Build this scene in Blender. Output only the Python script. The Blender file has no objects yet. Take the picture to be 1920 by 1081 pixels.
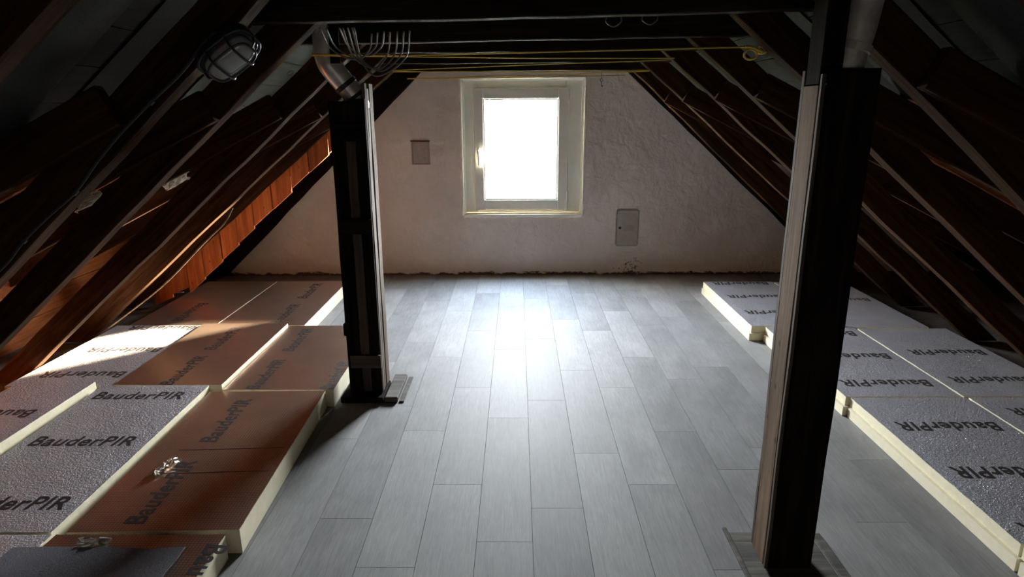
import bpy, bmesh, math, random
from mathutils import Vector, Matrix, Euler
random.seed(7)
scene = bpy.context.scene
col = scene.collection

# ------------------------------------------------------------------ camera
F, PITCH, YAW, ROLL, HC = 1200.0, math.radians(15.515), math.radians(-0.495), math.radians(0.281), 1.55
cp, sp, cy, sy = math.cos(PITCH), math.sin(PITCH), math.cos(YAW), math.sin(YAW)
fwd = Vector((sy*cp, cy*cp, -sp)); right0 = Vector((cy, -sy, 0)); down0 = fwd.cross(right0)
RIGHT = math.cos(ROLL)*right0 + math.sin(ROLL)*down0
DOWN = -math.sin(ROLL)*right0 + math.cos(ROLL)*down0
CAM = Vector((0, 0, HC))
cd = bpy.data.cameras.new('camera'); cam = bpy.data.objects.new('camera', cd); col.objects.link(cam)
cd.sensor_width = 36; cd.lens = 36*F/1920; cd.clip_start = 0.02; cd.clip_end = 300
cam.matrix_world = Matrix(((RIGHT.x, -DOWN.x, -fwd.x, 0), (RIGHT.y, -DOWN.y, -fwd.y, 0),
                           (RIGHT.z, -DOWN.z, -fwd.z, HC), (0, 0, 0, 1)))
scene.camera = cam

def ray(px, py): return fwd + RIGHT*((px-960)/F) + DOWN*((py-540.5)/F)
def atY(px, py, Y):
    d = ray(px, py); return CAM + d*(Y/d.y)
def atZ(px, py, Z=0.0):
    d = ray(px, py); return CAM + d*((Z-HC)/d.z)

# ------------------------------------------------------------------ light
vs = scene.view_settings
vs.view_transform = 'Standard'; vs.look = 'None'; vs.gamma = 1.0; vs.use_curve_mapping = False
vs.exposure = 1.54
SKY = 86.0
w = bpy.data.worlds.new('sky'); scene.world = w; w.use_nodes = True
bg = w.node_tree.nodes['Background']; bg.inputs[1].default_value = SKY
_tc = w.node_tree.nodes.new('ShaderNodeTexCoord'); _sx = w.node_tree.nodes.new('ShaderNodeSeparateXYZ'); _rp = w.node_tree.nodes.new('ShaderNodeValToRGB')
w.node_tree.links.new(_tc.outputs['Generated'], _sx.inputs[0]); w.node_tree.links.new(_sx.outputs['Z'], _rp.inputs[0]); w.node_tree.links.new(_rp.outputs[0], bg.inputs[0])
_e = _rp.color_ramp.elements          # hazy winter sky: bright at the horizon, deeper blue overhead
_e[0].position = 0.0; _e[0].color = (0.98, 0.98, 0.98, 1); _e[1].position = 1.0; _e[1].color = (0.19, 0.25, 0.36, 1)
_m = _e.new(0.30); _m.color = (0.84, 0.88, 0.94, 1); _m2 = _e.new(0.65); _m2.color = (0.34, 0.39, 0.47, 1)
sd = bpy.data.lights.new('sun', 'SUN'); sun = bpy.data.objects.new('sun', sd); col.objects.link(sun)
sd.energy = 82.0; sd.color = (1.0, 0.80, 0.56); sd.angle = math.radians(2.0)
SUN = Vector((-1.15, -1.0, -0.34)).normalized()
sun.rotation_euler = SUN.to_track_quat('-Z', 'Y').to_euler(); sun.location = (8, 14, 6)
pl = bpy.data.lights.new('window_portal', 'AREA'); po = bpy.data.objects.new('window_portal', pl); col.objects.link(po)
pl.shape = 'RECTANGLE'; pl.size = 0.72; pl.size_y = 0.96; pl.cycles.is_portal = True
po.location = (0.036, 6.28, 1.19); po.rotation_euler = (math.radians(-90), 0, 0)
cy_ = scene.cycles
cy_.max_bounces = 14; cy_.diffuse_bounces = 8; cy_.glossy_bounces = 6; cy_.transparent_max_bounces = 8
cy_.caustics_reflective = True; cy_.sample_clamp_indirect = 12.0; cy_.blur_glossy = 0.4
cy_.use_denoising = True

# ------------------------------------------------------------------ materials
def newmat(name):
    m = bpy.data.materials.new(name); m.use_nodes = True; nt = m.node_tree
    b = nt.nodes['Principled BSDF']; return m, nt, b
def N(nt, typ, **kw):
    n = nt.nodes.new(typ)
    for k, v in kw.items(): setattr(n, k, v)
    return n
def coords(nt, kind='Object', scale=(1, 1, 1), jitter=True):
    tc = N(nt, 'ShaderNodeTexCoord'); mp = N(nt, 'ShaderNodeMapping'); mp.inputs['Scale'].default_value = scale
    nt.links.new(tc.outputs[kind], mp.inputs[0])
    if jitter:
        oi = N(nt, 'ShaderNodeObjectInfo'); mu = N(nt, 'ShaderNodeMath', operation='MULTIPLY'); mu.inputs[1].default_value = 37.0
        cb = N(nt, 'ShaderNodeCombineXYZ'); nt.links.new(oi.outputs['Random'], mu.inputs[0])
        for i in range(3): nt.links.new(mu.outputs[0], cb.inputs[i])
        nt.links.new(cb.outputs[0], mp.inputs['Location'])
    return mp.outputs[0]
def noise(nt, vec, scale, detail=4, rough=0.6, dist=0.0):
    n = N(nt, 'ShaderNodeTexNoise'); n.inputs['Scale'].default_value = scale; n.inputs['Detail'].default_value = detail
    n.inputs['Roughness'].default_value = rough; n.inputs['Distortion'].default_value = dist
    nt.links.new(vec, n.inputs['Vector']); return n
def ramp(nt, fac, stops):
    r = N(nt, 'ShaderNodeValToRGB'); e = r.color_ramp.elements
    while len(e) < len(stops): e.new(0.5)
    for el, (p, c) in zip(e, stops): el.position = p; el.color = (*c, 1)
    nt.links.new(fac, r.inputs[0]); return r
def bump(nt, b, height, strength=0.3, dist=0.01, prev=None):
    n = N(nt, 'ShaderNodeBump'); n.inputs['Strength'].default_value = strength; n.inputs['Distance'].default_value = dist
    nt.links.new(height, n.inputs['Height'])
    if prev: nt.links.new(prev.outputs[0], n.inputs['Normal'])
    nt.links.new(n.outputs[0], b.inputs['Normal']); return n
def mixc(nt, a, bb, fac, mode='MIX'):
    m = N(nt, 'ShaderNodeMix', data_type='RGBA', blend_type=mode)
    for s, v in ((m.inputs[0], fac), (m.inputs[6], a), (m.inputs[7], bb)):
        if hasattr(v, 'links'): nt.links.new(v, s)
        elif isinstance(v, (int, float)): s.default_value = v
        else: s.default_value = (*v, 1)
    return m.outputs[2]

def wood(name, dark, mid, light, rough=0.75, grain=1.0, spec=0.3, knots=False):
    """grain runs along the object's local X"""
    m, nt, b = newmat(name)
    v = coords(nt, 'Object', (1.4*grain, 22*grain, 22*grain))
    n1 = noise(nt, v, 1.6, 6, 0.65, 0.6)
    r = ramp(nt, n1.outputs[0], [(0.30, dark), (0.52, mid), (0.75, light)])
    v2 = coords(nt, 'Object', (0.8, 3, 3)); n2 = noise(nt, v2, 2.0, 3)
    r2 = ramp(nt, n2.outputs[0], [(0.3, (0.62, 0.62, 0.62)), (0.7, (1.2, 1.2, 1.2))])
    c = mixc(nt, r.outputs[0], r2.outputs[0], 1.0, 'MULTIPLY')
    if knots:
        vo = N(nt, 'ShaderNodeTexVoronoi'); vo.inputs['Scale'].default_value = 1.0
        nt.links.new(coords(nt, 'Object', (9, 13, 13)), vo.inputs['Vector'])
        k = ramp(nt, vo.outputs['Distance'], [(0.05, (0.25, 0.2, 0.2)), (0.14, (1, 1, 1))])
        c = mixc(nt, c, k.outputs[0], 0.8, 'MULTIPLY')
    nt.links.new(c, b.inputs['Base Color']); b.inputs['Roughness'].default_value = rough
    b.inputs['Specular IOR Level'].default_value = spec
    bump(nt, b, n1.outputs[0], 0.35, 0.004)
    return m
M = {}
M['rafter'] = wood('aged_rafter_wood', (0.018, 0.008, 0.004), (0.046, 0.022, 0.011), (0.092, 0.047, 0.024), 0.9, 1.0, 0.04)
M['beam'] = wood('dark_collar_wood', (0.010, 0.007, 0.005), (0.022, 0.014, 0.010), (0.05, 0.03, 0.02), 0.85, 1.0, 0.1)
M['boxdark'] = wood('near_black_wood', (0.007, 0.005, 0.0045), (0.014, 0.010, 0.008), (0.03, 0.022, 0.018), 0.9, 1.0, 0.04)  # near black wood; carries the shade on the right post's front
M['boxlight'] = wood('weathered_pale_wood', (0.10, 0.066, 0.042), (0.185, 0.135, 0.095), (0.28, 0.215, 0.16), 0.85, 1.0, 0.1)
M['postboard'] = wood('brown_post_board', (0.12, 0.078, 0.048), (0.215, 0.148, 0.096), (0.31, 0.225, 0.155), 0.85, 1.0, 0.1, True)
M['boxmid'] = wood('grey_brown_wood', (0.05, 0.036, 0.027), (0.09, 0.066, 0.05), (0.15, 0.115, 0.085), 0.8)
M['orange'] = wood('orange_spruce_boards', (0.36, 0.085, 0.022), (0.58, 0.16, 0.045), (0.74, 0.25, 0.075), 0.65, 0.8, 0.3, True)
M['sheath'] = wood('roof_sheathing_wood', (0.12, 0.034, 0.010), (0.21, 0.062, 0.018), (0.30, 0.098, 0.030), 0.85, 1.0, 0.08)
M['darkboard'] = wood('shade_dark_sheathing', (0.006, 0.005, 0.0045), (0.013, 0.010, 0.009), (0.028, 0.022, 0.018), 0.85)  # darker copy of the sheathing wood; shade of the steep roof in its colour
M['baseplate'] = wood('grey_dusty_timber', (0.06, 0.054, 0.047), (0.125, 0.115, 0.10), (0.21, 0.195, 0.17), 0.9)

def simple(name, c, rough=0.5, metal=0.0, spec=0.5, nscale=None, var=0.12, bstr=0.0):
    m, nt, b = newmat(name)
    b.inputs['Base Color'].default_value = (*c, 1); b.inputs['Roughness'].default_value = rough
    b.inputs['Metallic'].default_value = metal; b.inputs['Specular IOR Level'].default_value = spec
    if nscale:
        n = noise(nt, coords(nt), nscale, 5)
        lo = tuple(x*(1-var) for x in c); hi = tuple(min(1, x*(1+var)) for x in c)
        r = ramp(nt, n.outputs[0], [(0.3, lo), (0.7, hi)]); nt.links.new(r.outputs[0], b.inputs['Base Color'])
        if bstr: bump(nt, b, n.outputs[0], bstr, 0.004)
    return m
M['subfloor'] = simple('dark_subfloor', (0.07, 0.06, 0.05), 0.9, nscale=9, var=0.5)
M['foam'] = simple('cream_rigid_foam', (0.76, 0.70, 0.52), 0.85, spec=0.2, nscale=30, var=0.06, bstr=0.15)
M['ink'] = simple('dark_print_ink', (0.022, 0.017, 0.016), 0.55)
M['frame'] = simple('cream_window_paint', (0.92, 0.92, 0.82), 0.35, nscale=14, var=0.03)
M['gasket'] = simple('grey_gasket', (0.30, 0.30, 0.27), 0.6)
M['reveal'] = simple('white_reveal_plaster', (0.96, 0.95, 0.86), 0.85, nscale=40, var=0.04, bstr=0.5)
M['chrome'] = simple('white_handle_enamel', (0.88, 0.88, 0.84), 0.3)
M['pipe'] = simple('dull_metal_pipe', (0.72, 0.71, 0.69), 0.33, metal=0.45, nscale=12, var=0.3)
M['rubber'] = simple('black_rubber', (0.018, 0.018, 0.018), 0.6)
M['cable'] = simple('grey_cable_sheath', (0.11, 0.105, 0.098), 0.5)
M['rope'] = simple('yellow_cord', (0.80, 0.56, 0.10), 0.6, nscale=300, var=0.3, bstr=0.3)
M['lampbody'] = simple('black_lamp_body', (0.025, 0.025, 0.027), 0.4)
M['cage'] = simple('dull_steel_cage', (0.07, 0.07, 0.075), 0.35, metal=0.6)
M['lampglass'] = simple('ribbed_lamp_glass', (0.42, 0.42, 0.41), 0.08, spec=1.0)
M['hatch'] = simple('beige_painted_steel', (0.50, 0.46, 0.38), 0.5, nscale=25, var=0.12)
M['vent'] = simple('plaster_coloured_cover', (0.45, 0.39, 0.34), 0.7, nscale=30, var=0.12)
M['iron'] = simple('rusty_iron', (0.05, 0.035, 0.028), 0.6)
M['scrap'] = simple('crumpled_grey_paper', (0.50, 0.48, 0.43), 0.9, nscale=20, var=0.25, bstr=0.5)
M['eaves'] = simple('dark_eaves_board', (0.03, 0.024, 0.02), 0.9)

def felt():
    m, nt, b = newmat('grey_speckled_roofing_felt')
    v = coords(nt); n = noise(nt, v, 260, 2, 0.8); n2 = noise(nt, v, 3, 4)
    r = ramp(nt, n.outputs[0], [(0.42, (0.0035, 0.0032, 0.003)), (0.74, (0.042, 0.038, 0.033))])
    r2 = ramp(nt, n2.outputs[0], [(0.3, (0.6, 0.6, 0.6)), (0.7, (1.15, 1.15, 1.1))])
    nt.links.new(mixc(nt, r.outputs[0], r2.outputs[0], 1.0, 'MULTIPLY'), b.inputs['Base Color'])
    b.inputs['Roughness'].default_value = 0.85; bump(nt, b, n.outputs[0], 0.3, 0.003); return m
M['felt'] = felt()

def plaster():
    m, nt, b = newmat('old_white_plaster'); v = coords(nt, jitter=False)
    big = noise(nt, v, 1.7, 5, 0.6); lump = noise(nt, v, 5.0, 6, 0.58, 0.5)
    vt = coords(nt, 'Object', (1.6, 1, 1.3), False); trow = noise(nt, vt, 4.5, 4, 0.5, 0.35)
    r = ramp(nt, big.outputs[0], [(0.32, (0.76, 0.665, 0.585)), (0.68, (0.90, 0.81, 0.73))])
    # dirt band with its own ragged outline along the foot of the wall
    sx = N(nt, 'ShaderNodeSeparateXYZ'); nt.links.new(v, sx.inputs[0])
    nd = noise(nt, coords(nt, 'Object', (1, 1, 2.2), False), 9.0, 6, 0.7)
    ad = N(nt, 'ShaderNodeMath', operation='MULTIPLY_ADD'); ad.inputs[1].default_value = -0.13
    nt.links.new(nd.outputs[0], ad.inputs[0]); nt.links.new(sx.outputs['Z'], ad.inputs[2])
    rd = ramp(nt, ad.outputs[0], [(0.0, (0.16, 0.10, 0.07)), (0.012, (1, 1, 1))]); rd.color_ramp.elements[0].position = -0.0
    ofs = N(nt, 'ShaderNodeMath', operation='ADD'); ofs.inputs[1].default_value = 0.053
    nt.links.new(ad.outputs[0], ofs.inputs[0]); nt.links.new(ofs.outputs[0], rd.inputs[0])
    # flaked spots
    fl = noise(nt, v, 42, 3, 0.7); gx = N(nt, 'ShaderNodeVectorMath', operation='DISTANCE'); gx.inputs[1].default_value = (1.12, 6.1, 0.06)
    nt.links.new(v, gx.inputs[0])
    sb = N(nt, 'ShaderNodeMath', operation='MULTIPLY_ADD'); sb.inputs[1].default_value = 0.9; nt.links.new(gx.outputs['Value'], sb.inputs[0]); nt.links.new(fl.outputs[0], sb.inputs[2])
    rf = ramp(nt, sb.outputs[0], [(0.46, (0.22, 0.14, 0.10)), (0.48, (1, 1, 1))])
    c = mixc(nt, r.outputs[0], rd.outputs[0], 1.0, 'MULTIPLY'); c = mixc(nt, c, rf.outputs[0], 1.0, 'MULTIPLY')
    nt.links.new(c, b.inputs['Base Color']); b.inputs['Roughness'].default_value = 0.75
    b.inputs['Specular IOR Level'].default_value = 0.3
    b1 = bump(nt, b, lump.outputs[0], 0.75, 0.035); bump(nt, b, trow.outputs[0], 0.6, 0.035, b1)
    return m
M['plaster'] = plaster()

def vinyl():
    m, nt, b = newmat('grey_oak_vinyl'); oi = N(nt, 'ShaderNodeObjectInfo')
    v = coords(nt, 'Object', (44, 2.6, 1)); n1 = noise(nt, v, 2.2, 7, 0.7, 1.6)
    v2 = coords(nt, 'Object', (2.2, 1.2, 1)); n2 = noise(nt, v2, 2.0, 4)
    tone = ramp(nt, oi.outputs['Random'], [(0.0, (0.215, 0.213, 0.212)), (0.5, (0.262, 0.260, 0.257)), (1.0, (0.312, 0.309, 0.304))])
    g = ramp(nt, n1.outputs[0], [(0.30, (0.74, 0.74, 0.75)), (0.66, (1.10, 1.10, 1.10))])
    g2 = ramp(nt, n2.outputs[0], [(0.3, (0.78, 0.78, 0.78)), (0.72, (1.16, 1.16, 1.15))])
    c = mixc(nt, tone.outputs[0], g.outputs[0], 1.0, 'MULTIPLY'); c = mixc(nt, c, g2.outputs[0], 1.0, 'MULTIPLY')
    nt.links.new(c, b.inputs['Base Color'])
    rr = N(nt, 'ShaderNodeMapRange'); rr.inputs['To Min'].default_value = 0.60; rr.inputs['To Max'].default_value = 0.74
    nt.links.new(n2.outputs[0], rr.inputs[0]); nt.links.new(rr.outputs[0], b.inputs['Roughness'])
    b.inputs['Specular IOR Level'].default_value = 0.25
    vw = coords(nt, 'Generated', (2, 2, 2)); b1 = bump(nt, b, n1.outputs[0], 0.18, 0.003)
    bump(nt, b, n2.outputs[0], 0.10, 0.02, b1); return m
M['vinyl'] = vinyl()

def foil(name, emboss):
    m, nt, b = newmat(name); v = coords(nt, 'Object', (1, 1, 1))
    b.inputs['Metallic'].default_value = 0.50 if emboss else 0.95
    g = N(nt, 'ShaderNodeTexBrick'); g.offset = 0.0; g.inputs['Scale'].default_value = 1.0
    g.inputs['Brick Width'].default_value = 0.012; g.inputs['Row Height'].default_value = 0.012
    g.inputs['Mortar Size'].default_value = 0.0016; g.inputs['Mortar Smooth'].default_value = 0.3
    nt.links.new(coords(nt, jitter=False), g.inputs['Vector'])
    n1 = noise(nt, v, 6, 4); fine = noise(nt, v, 120 if emboss else 55, 3, 0.75)
    base = (0.53, 0.53, 0.575) if emboss else (0.78, 0.60, 0.49)
    r = ramp(nt, n1.outputs[0], [(0.3, tuple(x*0.85 for x in base)), (0.7, base)])
    dk = ramp(nt, g.outputs['Fac'], [(0.0, (1, 1, 1)), (1.0, (0.45, 0.41, 0.40))])
    nt.links.new(mixc(nt, r.outputs[0], dk.outputs[0], 0.5 if emboss else 0.8, 'MULTIPLY'), b.inputs['Base Color'])
    b.inputs['Roughness'].default_value = 0.40 if emboss else 0.31
    b1 = bump(nt, b, g.outputs['Fac'], 0.25, 0.001)
    b2 = bump(nt, b, fine.outputs[0], 0.95 if emboss else 0.12, 0.007 if emboss else 0.004, b1)
    wr = noise(nt, v, 22 if emboss else 4, 3, 0.6, 1.5)
    bump(nt, b, wr.outputs[0], 0.32 if emboss else 0.10, 0.010, b2)
    return m
M['foil_smooth'] = foil('smooth_foil_facing', False)
M['foil_rough'] = foil('embossed_foil_facing', True)

def glass():
    m, nt, b = newmat('window_glass'); nt.nodes.remove(b); out = nt.nodes['Material Output']
    tr = N(nt, 'ShaderNodeBsdfTransparent'); tr.inputs[0].default_value = (0.97, 0.98, 0.97, 1)
    gl = N(nt, 'ShaderNodeBsdfGlossy'); gl.inputs['Roughness'].default_value = 0.02
    lw = N(nt, 'ShaderNodeLayerWeight'); fr = N(nt, 'ShaderNodeMath', operation='POWER'); fr.inputs[1].default_value = 4.0
    ad = N(nt, 'ShaderNodeMath', operation='MULTIPLY_ADD'); ad.inputs[1].default_value = 0.7; ad.inputs[2].default_value = 0.03
    nt.links.new(lw.outputs['Facing'], fr.inputs[0]); nt.links.new(fr.outputs[0], ad.inputs[0]); mx = N(nt, 'ShaderNodeMixShader')
    nt.links.new(ad.outputs[0], mx.inputs[0]); nt.links.new(tr.outputs[0], mx.inputs[1]); nt.links.new(gl.outputs[0], mx.inputs[2])
    nt.links.new(mx.outputs[0], out.inputs[0]); return m
M['glass'] = glass()

def tiles(name, c1, c2, bw, rh):
    m, nt, b = newmat(name); g = N(nt, 'ShaderNodeTexBrick'); g.inputs['Scale'].default_value = 1
    g.inputs['Brick Width'].default_value = bw; g.inputs['Row Height'].default_value = rh; g.inputs['Mortar Size'].default_value = 0.03
    g.inputs[1].default_value = (*c1, 1); g.inputs[2].default_value = (*c2, 1); g.inputs[3].default_value = (c1[0]*.45, c1[1]*.45, c1[2]*.45, 1)
    nt.links.new(coords(nt, jitter=False), g.inputs['Vector']); nt.links.new(g.outputs[0], b.inputs['Base Color'])
    b.inputs['Roughness'].default_value = 0.95; b.inputs['Specular IOR Level'].default_value = 0.02
    bump(nt, b, g.outputs['Fac'], 0.4, 0.03); return m
K = 1.0
M['rooftile'] = tiles('red_roof_tiles', (0.30, 0.105, 0.062), (0.24, 0.085, 0.052), 0.55, 0.42)
M['facade'] = tiles('slate_blue_facade', (0.10, 0.12, 0.16), (0.08, 0.10, 0.14), 0.8, 0.5)
M['facade_pale'] = simple('pale_render', (0.62, 0.60, 0.53), 0.9, spec=0.1)
M['extframe'] = simple('white_exterior_frame', (0.75, 0.75, 0.74), 0.8, spec=0.1)
M['extpane'] = simple('dark_exterior_pane', (0.03, 0.033, 0.038), 0.3, spec=0.4)
M['ground'] = simple('garden_ground', (0.10, 0.105, 0.06), 1.0, spec=0.0, nscale=0.6, var=0.3)
M['bark'] = simple('grey_bark', (0.07, 0.062, 0.055), 0.9, spec=0.1)
M['hedge'] = simple('olive_hedge', (0.045, 0.055, 0.03), 0.9, spec=0.1, nscale=6, var=0.4)

# ------------------------------------------------------------------ helpers
def link(name, me, mat=None, parent=None, loc=None, rot=None):
    o = bpy.data.objects.new(name, me); col.objects.link(o)
    if mat is not None and not me.materials: me.materials.append(mat)
    if parent is not None: o.parent = parent
    if loc is not None: o.location = loc
    if rot is not None: o.rotation_euler = rot
    return o
def mesh_of(bm, name='mesh', smooth=False):
    me = bpy.data.meshes.new(name); bm.normal_update(); bm.to_mesh(me); bm.free()
    if smooth:
        for p in me.polygons: p.use_smooth = True
    return me
def empty(name, loc=(0, 0, 0), rot=None):
    o = bpy.data.objects.new(name, None); col.objects.link(o); o.location = loc; o.empty_display_size = 0.1
    if rot is not None: o.rotation_euler = rot
    return o
def tag(o, label, cat, group=None):
    o['label'] = label; o['category'] = cat
    if group: o['group'] = group
    return o
def structure(o, label=None):
    o['kind'] = 'structure'
    if label: o['label'] = label
    return o
def add_box(bm, x0, x1, y0, y1, z0, z1, mtx=None):
    vs_ = [bm.verts.new((x, y, z)) for x in (x0, x1) for y in (y0, y1) for z in (z0, z1)]
    f = [(0, 1, 3, 2), (4, 6, 7, 5), (0, 4, 5, 1), (2, 3, 7, 6), (0, 2, 6, 4), (1, 5, 7, 3)]
    fs = [bm.faces.new([vs_[i] for i in q]) for q in f]
    if mtx is not None:
        for v in vs_: v.co = mtx @ v.co
    return vs_, fs
def box_mesh(sx, sy_, sz, bev=0.0, centre=(0, 0, 0), seg=1):
    bm = bmesh.new(); cx, cy2, cz = centre
    add_box(bm, cx-sx/2, cx+sx/2, cy2-sy_/2, cy2+sy_/2, cz-sz/2, cz+sz/2)
    if bev: bmesh.ops.bevel(bm, geom=bm.edges[:], offset=bev, segments=seg, affect='EDGES')
    return mesh_of(bm)
def box(name, x0, x1, y0, y1, z0, z1, mat, parent=None, bev=0.0):
    """a box whose origin is its centre of base (world axes)"""
    me = box_mesh(x1-x0, y1-y0, z1-z0, bev)
    c = Vector(((x0+x1)/2, (y0+y1)/2, (z0+z1)/2))
    if parent is not None: c = c - Vector(parent.location)
    return link(name, me, mat, parent, c)
def timber_mesh(L, wy, hz, rough=0.003, n=10, cuts=(0, 0), bev=0.004):
    """sawn timber, local X = length from 0 to L, Y width centred, Z height from 0 up; slightly uneven"""
    bm = bmesh.new(); rings = []
    for i in range(n+1):
        t = i/n; x = L*t; jy = random.uniform(-rough, rough); jz = random.uniform(-rough, rough)
        a, b2 = wy/2, hz
        prof = [(-a+bev, 0), (a-bev, 0), (a, bev), (a, b2-bev), (a-bev, b2), (-a+bev, b2), (-a, b2-bev), (-a, bev)]
        ring = []
        for (py, pz) in prof:
            xx = x
            if i == 0: xx += cuts[0]*pz
            if i == n: xx += cuts[1]*pz
            ring.append(bm.verts.new((xx, py+jy+random.uniform(-rough, rough)*0.3, pz+jz)))
        rings.append(ring)
    for i in range(n):
        for k in range(8):
            bm.faces.new((rings[i][k], rings[i][(k+1) % 8], rings[i+1][(k+1) % 8], rings[i+1][k]))
    bm.faces.new(rings[0][::-1]); bm.faces.new(rings[-1])
    bmesh.ops.recalc_face_normals(bm, faces=bm.faces[:])
    return mesh_of(bm)
def frame_from(p0, p1, up):
    x = (Vector(p1)-Vector(p0)).normalized(); up = Vector(up)
    z = (up - x*up.dot(x)).normalized(); y = z.cross(x)
    return Matrix(((x.x, y.x, z.x), (x.y, y.y, z.y), (x.z, y.z, z.z)))
def timber(name, p0, p1, wy, hz, mat, up=(0, 0, 1), parent=None, rough=0.003, n=10, cuts=(0, 0), me=None):
    p0 = Vector(p0); p1 = Vector(p1)
    if me is None: me = timber_mesh((p1-p0).length, wy, hz, rough, n, cuts)
    R = frame_from(p0, p1, up).to_euler()
    if parent is not None: p0 = p0 - Vector(parent.location)
    return link(name, me, mat, parent, p0, R)
def catmull(pts, sub=8):
    P = [Vector(p) for p in pts]
    if len(P) < 3: return P
    P = [P[0]*2-P[1]] + P + [P[-1]*2-P[-2]]; out = []
    for i in range(1, len(P)-2):
        a, b2, c, d = P[i-1], P[i], P[i+1], P[i+2]
        for k in range(sub):
            t = k/sub
            out.append(0.5*((2*b2)+(c-a)*t+(2*a-5*b2+4*c-d)*t*t+(3*b2-a-3*c+d)*t**3))
    out.append(P[-2]); return out
def tube_bm(bm, path, r, sides=8, closed=False, radii=None):
    path = [Vector(p) for p in path]; n = len(path); rings = []
    ref = None
    for i, p in enumerate(path):
        if closed: t = (path[(i+1) % n]-path[i-1]).normalized()
        else: t = (path[min(i+1, n-1)]-path[max(i-1, 0)]).normalized()
        if ref is None: ref = t.orthogonal().normalized()
        ref = (ref - t*ref.dot(t)).normalized(); b2 = t.cross(ref)
        rr = radii[i] if radii else r
        rings.append([bm.verts.new(p + (ref*math.cos(2*math.pi*k/sides)+b2*math.sin(2*math.pi*k/sides))*rr) for k in range(sides)])
    for i in range(n if closed else n-1):
        a, b2 = rings[i], rings[(i+1) % n]
        for k in range(sides): bm.faces.new((a[k], a[(k+1) % sides], b2[(k+1) % sides], b2[k]))
    if not closed: bm.faces.new(rings[0][::-1]); bm.faces.new(rings[-1])
def tube(name, path, r, mat, parent=None, sides=8, closed=False, radii=None, base=None):
    o0 = Vector(base) if base is not None else (Vector(parent.location) if parent is not None else Vector(path[0]))
    bm = bmesh.new(); tube_bm(bm, [Vector(p)-o0 for p in path], r, sides, closed, radii)
    me = mesh_of(bm, smooth=True)
    return link(name, me, mat, parent, None if parent is not None else o0)
def lathe_bm(bm, prof, sides=20, mtx=None):
    rings = []
    for (r, z) in prof:
        ring = [bm.verts.new((r*math.cos(2*math.pi*k/sides), r*math.sin(2*math.pi*k/sides), z)) for k in range(sides)]
        if mtx is not None:
            for v in ring: v.co = mtx @ v.co
        rings.append(ring)
    for a, b2 in zip(rings, rings[1:]):
        for k in range(sides): bm.faces.new((a[k], a[(k+1) % sides], b2[(k+1) % sides], b2[k]))
    bm.faces.new(rings[0][::-1]); bm.faces.new(rings[-1])
def prism_mesh(poly, y0, y1):
    """polygon in XZ extruded along Y"""
    bm = bmesh.new(); a = [bm.verts.new((x, y0, z)) for x, z in poly]; b2 = [bm.verts.new((x, y1, z)) for x, z in poly]
    n = len(poly); bm.faces.new(a); bm.faces.new(b2[::-1])
    for i in range(n): bm.faces.new((a[i], b2[i], b2[(i+1) % n], a[(i+1) % n]))
    bmesh.ops.recalc_face_normals(bm, faces=bm.faces[:]); return mesh_of(bm)
_text = {}
def text_mesh(body, width):
    if (body, width) in _text: return _text[(body, width)]
    cu = bpy.data.curves.new('lettering', 'FONT'); cu.body = body; cu.size = 1.0; cu.shear = 0.10; cu.offset = 0.022
    cu.resolution_u = 3; cu.space_character = 1.06
    o = bpy.data.objects.new('lettering', cu); col.objects.link(o)
    dg = bpy.context.evaluated_depsgraph_get(); me = bpy.data.meshes.new_from_object(o.evaluated_get(dg))
    col.objects.unlink(o); bpy.data.objects.remove(o); bpy.data.curves.remove(cu)
    xs = [v.co.x for v in me.vertices]; s = width/(max(xs)-min(xs)); x0 = min(xs)
    for v in me.vertices: v.co = Vector(((v.co.x-x0)*s, v.co.y*s*1.12, 0))
    me.materials.clear(); me.materials.append(M['ink']); _text[(body, width)] = me; return me

# ================================================================== STRUCTURE
YW = 6.10                     # inner face of the far gable wall
YR = -2.2                     # rear gable behind the camera
XC, ZA = 0.052, 2.615         # line where the undersides of the rafters meet
def zraft(x): return 2.57+0.862*x if x < XC else 2.66-0.86*x
PITCHR = math.atan(0.861)
DEPTH = 0.125                 # rafter depth
VH = DEPTH/math.cos(PITCHR)

# --- floor
floor = structure(empty('floor')); 
sub = link('subfloor', box_mesh(9.6, 8.6, 0.08, centre=(0, 0, 0)), M['subfloor'], floor, (0, 1.95, -0.047))
PW, PL, X0 = 0.2096, 1.0, -0.574
seam = {-3: 5.58, -2: 5.83, -1: 5.19, 0: 4.91, 1: 5.43, 2: 5.05, 3: 5.26, 4: 4.69, 5: 5.43, 6: 4.90, 7: 5.55, 8: 4.74, 9: 5.17, 10: 4.63}
plank_cache = {}
def plank_mesh(w_, l_):
    k = (round(w_, 3), round(l_, 3))
    if k not in plank_cache:
        bm = bmesh.new(); add_box(bm, -w_/2, w_/2, -l_/2, l_/2, -0.006, 0.0)
        plank_cache[k] = mesh_of(bm)
    return plank_cache[k]
g = 0.0009
boxes_cut = []
for k in range(-11, 16):
    xa = X0+k*PW; s0 = seam.get(k, (k*0.37) % 1.0)
    ys = [s0-PL*i for i in range(-3, 9)]
    edges = sorted([y for y in ys if 0.2 < y < YW-0.02] + [0.2, YW-0.012])
    for a, b2 in zip(edges, edges[1:]):
        if b2-a < 0.03: continue
        if k == -11 or k == 15: pass
        link('plank', plank_mesh(PW-2*g, b2-a-2*g), M['vinyl'], floor, (xa+PW/2, (a+b2)/2, 0))

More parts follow.
